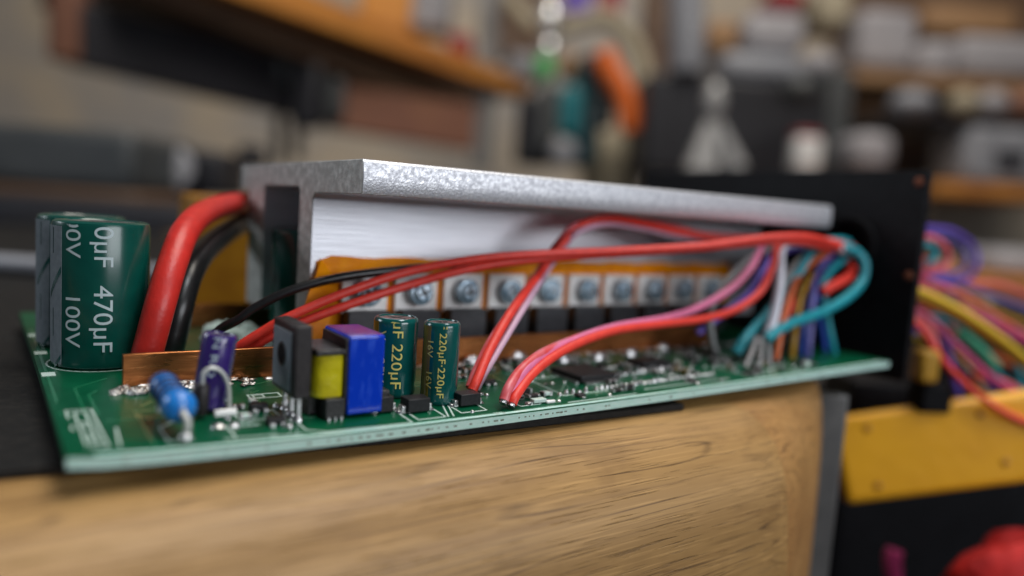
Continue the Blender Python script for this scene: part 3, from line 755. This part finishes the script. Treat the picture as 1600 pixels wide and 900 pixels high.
# bundle at the right
W = [
 ('white',[(1199,527,1.2),(1208,500,1.25),(1216,460,1.3),(1219,420,1.35),(1223,385,1.4),(1255,380,1.5),(1310,388,1.5),hole(-.3,-.2)],.12,'white wire hanging nearly straight in front of the coloured bundle'),
 ('greyw',[(1124,568,2.0),(1112,530,2.0),(1110,490,2.0),(1124,455,2.1),(1150,425,2.2),(1180,400,2.3),(1240,380,2.2),(1320,385,2.0),hole(.3,-.1)],WR,'grey wire arching at the left side of the bundle'),
 ('teal',[(1150,552,1.6),(1166,528,1.6),(1195,495,1.7),(1225,460,1.7),(1248,425,1.7),(1268,392,1.7),(1290,378,1.7),(1325,380,1.8),hole(0,-.3)],.125,'teal wire slanting through the middle of the bundle'),
 ('teal',[(1196,530,1.1),(1214,517,1.1),(1240,503,1.1),(1282,488,1.1),(1322,466,1.1),(1346,440,1.15),(1350,412,1.2),(1338,394,1.35),(1318,386,1.5),hole(-.1,-.1)],.13,'teal wire making the large outer loop at the right'),
 ('teal',[(1303,556,1.2),(1300,535,1.2),(1294,505,1.3),(1288,470,1.4),(1285,445,1.5),(1300,420,1.6),(1322,402,1.7),hole(.1,-.2)],WR*1.0,'teal wire dropping at the far right of the bundle'),
 ('orange',[(1210,570,1.0),(1214,550,1.0),(1220,515,1.1),(1232,470,1.4),(1252,425,1.7),(1290,398,1.8),hole(.1,-.3)],WR,'orange wire at the foot of the bundle'),
 ('mustard',[(1236,562,1.3),(1240,530,1.3),(1246,490,1.5),(1256,450,1.7),(1285,412,1.9),hole(.2,-.3)],WR,'mustard wire between the orange and blue ones'),
 ('lav',[(1262,558,1.1),(1264,535,1.1),(1267,500,1.2),(1270,465,1.4),(1275,430,1.7),(1295,402,1.8),hole(0,-.4)],WR,'lavender wire dropping beside the dark blue one'),
 ('blue',[(1252,556,1.5),(1255,520,1.5),(1260,480,1.6),(1270,450,1.7),(1280,425,1.8),(1300,396,1.9),hole(.2,0)],WR,'blue wire in the middle of the bundle'),
 ('red',[(1284,457,1.35),(1300,447,1.35),(1318,437,1.4),(1332,424,1.6),hole(-.1,-.35)],.13,'short red wire inside the teal loop'),
 ('violet',[(1090,520,2.2),(1110,505,2.1),(1145,478,2.0),(1172,455,2.0),(1190,425,2.0),(1215,395,2.0),(1290,384,2.0),hole(.4,.0)],WR,'violet wire just below the pink one'),
 ('blackw',[(1170,560,1.9),(1190,510,1.9),(1215,455,2.0),(1245,410,2.1),(1285,390,2.1),hole(.4,-.2)],WR,'black wire deep inside the bundle'),
 ('blackw',[(1228,556,1.7),(1236,500,1.8),(1256,440,2.0),(1290,400,2.1),hole(.4,-.3)],WR,'black wire behind the mustard one'),
 ('greyw',[(1186,545,1.5),(1205,490,1.6),(1232,430,1.8),(1262,398,1.9),(1300,388,2.0),hole(.2,.2)],WR,'grey wire behind the white one'),
 ('red',[(1222,520,1.6),(1235,480,1.7),(1262,448,1.8),(1300,415,1.9),hole(.3,-.3)],WR,'dark red wire behind the outer teal loop'),
 ('teal',[(1224,500,1.9),(1250,462,1.9),(1285,425,2.0),(1306,408,2.0),hole(.3,-.1)],WR,'thin teal wire deep inside the bundle'),
 ('blue',[(1290,552,1.6),(1285,520,1.6),(1276,480,1.7),(1282,440,1.9),(1305,405,2.0),hole(.4,-.1)],WR,'blue wire at the back right of the bundle'),
]
for m,pts,r,lab in W:
    wire('signal_wire',m,pts+[tuple(V(pts[-1])+V((1.5,0,0)))],r,lab,group='coloured wires in the bundle at the cable hole')
tails = MB()
for (px,py,qx,qy,y) in ((1182,527,1165,575,1.2),(1190,528,1186,578,1.1),(1200,530,1201,574,1.1),(1130,560,1138,578,1.6)):
    a = at(px,py,y=y); b2 = at(qx,qy,y=y-.3); b2.z = zb(b2.x,b2.y); tails.tube([a,(a+b2)/2+V((.02,0,0)),b2],.06,10); tails.build('pin','greyw',board); tails = MB()

# ================================================================== right of the bench: yellow case, wires, frame
UP = V((0,0,1)); FH = V((fwd.x,fwd.y,0)).normalized(); RH = FH.cross(UP)
def frame(c, rh=RH):
    fh = UP.cross(rh); m4 = Matrix((rh, fh, UP)).transposed().to_4x4(); m4.translation = c; return m4
def item(name, m, px0, py0, px1, py1, d, th, label, cat, parent=None, bevel=.4, turn=0, group=None):
    """a box-shaped item standing d away, th deep, of the height and width it has there"""
    c = at((px0+px1)/2,(py0+py1)/2,d=d); k = d/FPX; wd = abs(px1-px0)*k/2; h = abs(py1-py0)*k/2
    m4 = frame(c, Matrix.Rotation(turn,3,'Z')@RH)
    o = MB().box((-wd,0,-h),(wd,th,h),mtx=m4).build(name,m,parent,origin=None if parent is not None else c-UP*h,bevel=bevel)
    if parent is None: tag(o,label,cat,group)
    return o
# yellow case lying on its side below the bench edge
A = at(1298,655,d=23); B = at(1640,606,d=22); C_ = at(1312,792,d=23); 
ex = (B-A); L = ex.length; ex.normalize(); ey = (C_-A); ey = (ey-ex*ey.dot(ex)); H2 = ey.length; ey.normalize(); en = ex.cross(ey)
if en.dot(fwd) < 0: en = -en
m4 = Matrix((ex,ey,en)).transposed().to_4x4(); m4.translation = A
yc = MB().box((0,0,0),(L,H2,.5),mtx=m4).build('yellow_case','case',origin=A,bevel=.22,seg=4)
tag(yc,'amber yellow flat case with small recessed screws, right of the bench','case')
for u,v in ((.16,.16),(.75,.74),(.16,.82),(.68,.18)):
    p = m4@V((L*u,H2*v,0)); MB().lathe([(0,.12),(.03,.11),(.05,.06)],p,p-en,18).build('screw','kaptond',yc)
c = at(1299,610,d=20.5)
item('steel_upright',MT['tooldark'],1255,612,1308,980,19.5,.5,'grey metal upright between the bench and the yellow case','metal upright',bevel=.08)
item('dark_cabinet',MT['panel'],1290,690,1760,1150,31,12,'black cabinet below the yellow case','cabinet')
# red bag at the bottom right
c = at(1600,925,d=22); mb = MB(); vs = []; fs = []
seg, rg = 24, 12
for j in range(rg+1):
    t = PI*j/rg
    for i in range(seg):
        g = 2*PI*i/seg; q = 1+.10*math.sin(3*g+j)+.06*math.sin(7*g+2*j)
        vs.append(c+RH*2.1*math.sin(t)*math.cos(g)*q+FH*1.2*math.sin(t)*math.sin(g)*q+UP*1.7*math.cos(t)*q)
for j in range(rg):
    for i in range(seg): k = (i+1)%seg; fs.append((j*seg+i,j*seg+k,(j+1)*seg+k,(j+1)*seg+i))
MT['redbag'] = mat('red_cloth',(.62,.014,.010),.75,0,(.42,.008,.008),1.2,bump=.15,bs=1.5)
tag(mb.add(vs,fs).build('red_bag','redbag',origin=c,smooth=80),'bright red rounded bundle at the bottom right corner','bag')
tag(MB().tube([at(1398,860,d=24),at(1394,880,d=24),at(1400,925,d=24)],.28).build('cable_tip','magenta'),'short magenta cable end hanging below the yellow case','cable')
def dwire(name,m,pts,r,label):
    P = [at(*q[:2],d=q[2]) for q in pts]; o = MB().tube(P,r*.58,12,sub=8).build(name,m,origin=P[0]); return tag(o,label,'wire','coloured wires leaving the back of the end plate')
G = [
 ('violet',[(1400,352,23),(1450,356,24),(1490,362,25),(1520,385,26),(1526,415,26),(1505,438,26),(1470,440,25),(1440,425,24)],.17,'violet wire looping at the right of the end plate'),
 ('lav',[(1400,362,24),(1460,366,25),(1500,382,26),(1510,408,26),(1490,430,26),(1440,436,24)],.17,'lavender wire inside the violet loop'),
 ('redpink',[(1400,372,22.5),(1455,372,23),(1480,392,23.5),(1474,418,23.5),(1440,425,23)],.17,'small red wire loop beside the end plate'),
 ('teal',[(1420,385,23),(1450,382,23),(1462,398,23.3),(1450,412,23)],.17,'teal wire within the small red loop'),
 ('greyw',[(1410,395,25),(1460,440,26),(1500,470,27),(1560,470,30)],.17,'grey wire behind the red loop'),
 ('redpink',[(1400,425,23),(1450,440,23.5),(1500,460,24),(1550,492,25),(1640,545,26)],.17,'dull red wire uppermost of those running right'),
 ('magenta',[(1400,435,22.5),(1445,452,23),(1480,472,23.5),(1540,500,24),(1650,560,25)],.16,'pinkish wire below the dull red one'),
 ('yellow',[(1400,440,21.5),(1445,458,22),(1500,485,22.5),(1555,522,23),(1600,558,23.5),(1650,600,24)],.19,'yellow wire curving down to the right'),
 ('mustard',[(1400,450,22.5),(1445,470,22.6),(1500,498,23),(1560,540,23.5),(1640,605,24)],.17,'mustard wire along the yellow one'),
 ('magenta',[(1410,470,23),(1455,500,23),(1500,545,23),(1550,590,22.8),(1600,620,22.5),(1660,650,22.4)],.17,'magenta wire falling toward the yellow case'),
 ('red',[(1400,475,22.5),(1440,515,22.4),(1475,565,22.2),(1520,610,22),(1580,650,22),(1660,680,22)],.17,'red wire crossing in front of the yellow case'),
 ('orange',[(1410,480,24),(1460,520,24.5),(1480,560,25),(1500,640,25.5)],.17,'orange brown wire dropping beside the end plate'),
 ('redpink',[(1425,490,23),(1450,515,23),(1462,545,23),(1452,590,23)],.2,'red wire dropping to the yellow plug'),
 ('violet',[(1460,505,24.5),(1480,545,24.5),(1490,590,24.7),(1505,650,25)],.2,'purple wire dropping behind the yellow plug'),
 ('green',[(1500,520,25.5),(1530,545,25.5),(1556,575,25.5)],.32,'green wire end right of the purple one'),
 ('red',[(1520,585,26),(1570,600,26),(1640,640,26)],.2,'dark red wire at the far right'),
 ('teal',[(1420,500,26),(1500,490,27),(1570,530,27),(1600,600,27)],.17,'teal wire far behind the yellow ones'),
 ('mustard',[(1500,470,26),(1540,500,26),(1590,520,26.5),(1660,520,27)],.17,'tan wire at the back of the tangle'),
]
cc = ['redpink','lav','mustard','greyw','magenta','blackw','orange','teal','red','violet','yellow','blackw']
for i in range(12):
    y0 = 395+i*13; y1 = 455+i*19; q = random.uniform(-18,18)
    G.append((cc[i],[(1400,y0,25.5+i%3),(1455,y0+12+q*.3,26),(1510,(y0+y1)/2+q,26.5),(1570,y1-q*.5,27),(1660,y1+30,28)],.16,['first','second','third','fourth','fifth','sixth','seventh','eighth','ninth','tenth','eleventh','twelfth'][i]+' from the top of the thin wires fanned out at the back of the tangle'))
for m,pts,r,lab in G: dwire('outgoing_wire',m,pts,r,lab)
item('cable_plug',MT['mustard'],1440,548,1470,600,22,.7,'yellow cable plug hanging beside the end plate','plug',bevel=.12)
item('black_plug',MT['rubber'],1440,600,1490,648,22.3,.9,'black cable plug under the yellow plug','plug',bevel=.12)
item('black_box',MT['panel'],1330,600,1470,690,25,2.5,'black box under the right end of the board','box',bevel=.1)
item('black_box',MT['panel'],1470,490,1700,690,33,6,'black box behind the coloured wires at the right','box',bevel=.2)

# ================================================================== blurred workshop behind
bc = dict(
 orangebox = mat('orange_carton',(.66,.30,.06),.6,0,(.52,.22,.05),.2),
 silver = mat('dull_silver',(.42,.42,.42),.4,.3),
 lensgrey = mat('lens_grey',(.5,.5,.53),.3),
 postgrey = mat('post_grey',(.22,.22,.22),.5,0,(.17,.17,.17),.1),
 brick = mat('whitewashed_wall',(.84,.70,.52),.8,0,(.60,.56,.52),.03,detail=3,bump=.4,bs=.3),
 shelf = wood_mat('shelf_wood',(.50,.19,.04),(.62,.27,.05),(.25,.10,.03),.1,False,.5),
 shelfdark = mat('dark_brown_board',(.10,.055,.032),.6,0,(.14,.08,.045),.1),
 redwood = mat('reddish_board',(.27,.125,.075),.6,0,(.22,.10,.07),.1),
 navy = mat('dark_rack',(.012,.012,.016),.5,0,(.02,.02,.026),.1),
 tool = mat('tool_grey',(.075,.08,.082),.5,0,(.045,.05,.052),.1),
 lightgrey = mat('pale_box',(.30,.31,.34),.5,0,(.23,.24,.27),.15),
 paper = mat('paper_white',(.37,.36,.38),.6,0,(.28,.27,.29),.2),
 card = mat('cardboard',(.33,.19,.09),.7,0,(.27,.15,.07),.1),
 beige = mat('beige_cloth',(.40,.35,.25),.8,0,(.32,.28,.20),.1),
 orangec = mat('orange_cord',(.72,.14,.015),.5), greenc = mat('green_plastic',(.08,.42,.12),.5),
 tealc = mat('teal_plastic',(.01,.17,.20),.5), dkteal = mat('dark_teal_plastic',(.01,.04,.05),.5), redc = mat('red_plastic',(.26,.02,.025),.5),
 chrome = mat('bright_metal',(.75,.76,.77),.25,.8), whitep = mat('white_plastic',(.78,.78,.77),.4),
 cream = mat('cream_wall',(.42,.37,.30),.8,0,(.36,.32,.26),.05), floor = mat('concrete_floor',(.10,.095,.09),.7,0,(.07,.066,.062),.05),
)
MT.update(bc)
c = CAM + FH*330; 
m4 = frame(V((c.x,c.y,0)))
tag(MB().box((-420,0,-90),(420,14,210),mtx=m4).build('back_wall','brick'),kind='structure')
m4 = frame(V((CAM.x,CAM.y,-90)))
tag(MB().box((-420,-200,-4),(420,344,0),mtx=m4).build('floor','floor'),kind='structure')
D = 150
def it(name, m, x0,y0,x1,y1, d, th, label, cat, **k): return item(name, MT[m], x0,y0,x1,y1,d,th,label,cat,**k)
# left: shelf running diagonally
def plank(name, m, pts, d0, d1, hpx0, hpx1, th, label, cat, parent=None):
    """board between two spots of different distance; pts = (x0,y0),(x1,y1) of its upper edge"""
    a = at(pts[0][0],pts[0][1],d=d0); b = at(pts[1][0],pts[1][1],d=d1); h0 = hpx0*d0/FPX; h1 = hpx1*d1/FPX
    t = (b-a); t.z = 0; t.normalize(); n = V((-t.y,t.x,0))
    if n.dot(FH) < 0: n = -n
    vs = [a,b,b-UP*h1,a-UP*h0]; vs += [p+n*th for p in vs]
    o = MB().add(vs,[(0,1,2,3),(4,7,6,5),(0,4,5,1),(3,2,6,7),(0,3,7,4),(1,5,6,2)]).build(name,m,parent,origin=None if parent else a,bevel=.3)
    if parent is None: tag(o,label,cat)
    return o
plank('wall_shelf','shelf',[(230,-120),(828,128)],115,200,62,26,34,'long wooden shelf board running away along the wall, upper left','shelf')
plank('shelf_bracket_board','shelfdark',[(200,-60),(760,168)],118,196,42,32,30,'dark brown board under the long wooden shelf','board')
plank('tool_rack','navy',[(128,2),(545,112)],120,165,96,86,5,'long black rack hanging under the wooden shelf','rack')
it('wall_post','redwood',72,-60,110,90,118,6,'reddish brown wooden post left of the black rack','post',bevel=.5)
plank('wall_board','redwood',[(528,130),(745,165)],158,185,70,70,5,'reddish board fixed to the wall beneath the shelf','board')
it('steel_post','postgrey',744,-60,776,262,190,5,'grey steel post standing at the end of the wooden shelf','post')
for k,(x0,y0,x1,y1,d) in enumerate(((418,60,450,130,150),(452,96,500,200,150),(505,120,535,188,155))):
    it('clamp','tool' if k!=1 else 'navy',x0,y0,x1,y1,d,4,('small grey clamp hanging high on the black rack','large dark clamp hanging from the rack end','dark clamp at the far end of the rack')[k],'clamp',bevel=1.2,group='clamps on the rack')
for k,(x0,y0,x1,y1) in enumerate(((425,180,440,260),(455,185,470,250))):
    it('hanging_tool','tool',x0,y0,x1,y1,160,2,('thin dark tool hanging left of another above the heat sink','thin dark tool hanging right of another above the heat sink')[k],'tool',bevel=.6)
o = it('machine_box','tool',-60,196,208,292,70,14,'dark grey machine box with a brown base on the bench at the far left','machine',bevel=1)
it('base_board','shelfdark',-60,292,215,316,70,16,None,None,parent=o,bevel=.5)

it('bench_rail','navy',-80,316,420,372,60,10,'black rail behind the capacitors','rail',bevel=.8)
o = it('speaker_box','navy',236,232,342,305,80,9,'small black box with a round silvery lens','speaker box',bevel=.8)
p = at(268,262,d=79.6); MB().lathe([(0,2.3),(.4,2.2),(.6,1.2),(.65,.2)],p,p-FH,32).build('lens','lensgrey',o); MB().lathe([(0,.9),(.4,.5)],p-FH*.6,p-FH*1.6,24).build('lens_glint','whitep',o)
it('black_stand','navy',368,225,398,262,95,5,'small black gadget just left of the heat sink top','gadget',bevel=.6)
it('grey_bar','lightgrey',-60,408,262,432,28,1.2,'pale grey bar lying on the black sheet behind the capacitors','metal bar',bevel=.2)
# boxes on the long shelf
for k,(m,x0,y0,x1,y1,d,lab) in enumerate((('orangebox',560,-50,640,50,175,'orange brown carton on the long shelf'),('lightgrey',640,-40,700,42,180,'pale grey carton on the long shelf'),
   ('redc',700,52,735,96,190,'red carton near the end of the long shelf'),('shelfdark',776,-60,850,90,230,'dark brown board behind the steel post'),('lightgrey',790,82,838,130,200,'pale bundle at the tip of the long shelf'))):
    it('carton' if k!=3 else 'dark_board',m,x0,y0,x1,y1,d,12,lab,'box' if k!=3 else 'board',bevel=.8)
# hanging things in the middle
def hang(name,m,pts,d,r,label,cat,r1=None):
    P = [at(x,y,d=d) for x,y in pts]; return tag(MB().tube(P,r,14,sub=6,r1=r1).build(name,m,origin=P[0],smooth=60),label,cat)
def ball(name,m,x,y,d,rx,ry,label,cat,parent=None):
    c = at(x,y,d=d); k = d/FPX; mb = MB(); mb.lathe([(ry*k*(1-math.cos(t)),rx*k*math.sin(t)) for t in [PI*i/12 for i in range(13)]],c-UP*ry*k,c,28)
    o = mb.build(name,m,parent,origin=None if parent is not None else c,smooth=70); 
    return o if parent is not None else tag(o,label,cat)
ball('chrome_knob','chrome',858,34,170,20,32,'upper bright metal knob hanging in the middle','knob'); ball('chrome_knob','chrome',857,78,170,17,20,'lower bright metal knob hanging in the middle','knob')
hang('beige_hose','beige',[(790,-10),(820,30),(858,52),(900,36),(950,30),(985,60),(1004,110),(1012,180)],185,2.3,'beige hose arching behind the hanging tools','hose')
ball('hanging_green_tool','greenc',850,108,165,17,22,'small green tool below the metal knobs','tool')
ball('hanging_tan_tool','card',890,105,168,18,24,'tan tool beside the green one','tool')
it('hanging_black_case','navy',806,148,868,258,160,8,'black hanging case left of the teal tool','case',bevel=1.5); it('hanging_grey_case','tool',838,130,872,236,156,4,'grey hanging case in front of the black one','case',bevel=1.5)
it('hanging_teal_tool','tealc',874,132,908,214,158,5,'teal tool hanging in the middle','tool',bevel=1.5); it('hanging_dark_case','dkteal',896,84,942,262,162,6,'dark teal case hanging behind the teal tool','case',bevel=2)
it('hanging_grey_tool','tool',930,140,962,200,161,4,'grey tool beside the orange cord','tool',bevel=1.4)
hang('orange_cord','orangec',[(940,84),(950,108),(966,132),(980,165),(984,205)],158,2.9,'orange cord loop hanging in the middle of the background','cord',r1=2.2)
ball('metal_disc','lightgrey',880,240,157,22,22,'pale round metal piece below the dark hanging case','disc')
it('beige_sack','beige',912,205,1012,330,175,14,'beige sack below the orange cord','sack',bevel=5)
it('violet_packet','violet',880,-30,925,18,190,5,'violet packet at the top edge of the photo','packet'); it('red_packet','redc',938,-30,972,22,190,5,'crimson packet at the top edge of the photo','packet')
it('brown_post','shelfdark',1006,-60,1046,150,200,8,'dark brown post left of the white cylinder','post',bevel=.8)
# right: machine, boxes
p0 = at(1072,-40,d=150); p1 = at(1072,116,d=150)
tag(MB().lathe([(0,3.6),(.4,3.8),((p0-p1).length,3.8)],p1,p0,32).build('white_cylinder','lightgrey',origin=p1),'tall pale cylinder above the black machine','cylinder')
it('black_machine','navy',1006,124,1322,276,150,25,'large black machine behind the heat sink at the right','machine',bevel=1)
it('grey_column','tool',1292,110,1330,262,148,8,'grey column at the right side of the black machine','column',bevel=.8)
fn = ball('metal_tripod','silver',1116,160,125,16,32,'bright metal tripod standing in front of the black machine','tripod')
for (x0,y0,x1,y1,r0,r1) in ((1108,192,1086,268,.8,1.9),(1122,192,1152,264,.7,1.6),(1112,196,1110,270,.8,1.7)):
    MB().lathe([(0,r0),(1,r1)],at(x0,y0,d=125),at(x1,y1,d=125),20,unit=True).build('leg','silver',fn)
it('small_canister','whitep',1244,214,1286,268,125,4,'small white canister with a red cap before the black machine','canister',bevel=.8); it('canister_cap','redc',1246,204,1284,214,125,4,'red cap lying on the small white canister','cap',bevel=.5)
ball('grey_lamp','tool',1250,140,140,30,24,'dim grey round lamp head on the black machine','lamp')
for a in (('carton','paper',1165,18,1262,80,155,'pale grey carton on top of the black machine'),('carton','lightgrey',1128,82,1262,124,152,'flat bluish carton under the pale grey one'),
  ('carton','paper',1262,78,1312,118,152,'small white carton right of the bluish one'),('dark_box','card',1104,30,1160,84,160,'brown box between the cylinder and the pale carton'),
  ('red_box','redc',1205,-20,1262,16,158,'red box at the top edge'),('carton','beige',1280,-20,1335,42,170,'beige carton at the top right'),('carton','paper',1344,14,1436,108,165,'large white carton on the right shelf'),
  ('carton','card',1448,8,1596,58,168,'brown cardboard carton on the upper right'),('white_bag','paper',1440,62,1500,122,160,'white bag at the left of two on the right shelf'),('white_bag','paper',1502,56,1640,122,160,'white bag at the right of two on the right shelf'),
  ('grey_printer','lightgrey',1508,196,1650,292,150,'pale grey printer with a dark window on the lower right shelf'),('white_tub','paper',1336,206,1402,268,140,'whitish tub behind the top of the end plate')):
    n,m,x0,y0,x1,y1,d,lab = a; o = it(n,m,x0,y0,x1,y1,d,14,lab,n.replace('_',' ').split()[-1],bevel=2.0)
    if n == 'grey_printer': it('printer_window','navy',1560,236,1606,258,149,2,None,None,parent=o)
o = it('storage_shelf','card',1320,120,1680,140,158,26,'brown wooden shelf with a dark back board, carrying the white bags','shelf',bevel=.4)
it('back_board','shelfdark',1300,-60,1700,290,190,4,None,None,parent=o,bevel=.4)
it('plank_shelf','shelf',1460,290,1680,312,150,26,'lower wooden shelf under the grey printer','shelf',bevel=.4)
for k,(x,m) in enumerate(((1425,'lightgrey'),(1505,'beige'),(1550,'paper'),(1600,'redwood'))):
    ball('jar',m,x,163,150,34 if k==0 else 24,22,('bluish grey jar','olive tinted jar','whitish jar','reddish jar')[k]+' on the dark shelf under the white bags','jar')
it('jar_shelf','navy',1380,184,1680,198,150,20,'black shelf carrying the round jars','shelf',bevel=.4)
it('cream_wall','cream',1450,315,1900,420,180,5,'cream painted low wall at the right','wall',bevel=.3)
it('white_crock','paper',1556,392,1680,440,95,10,'white blurred crock at the right edge','crock',bevel=2)
it('wooden_table','shelf',1440,440,1900,500,90,40,'wooden side table behind the coloured wires','table',bevel=.5)
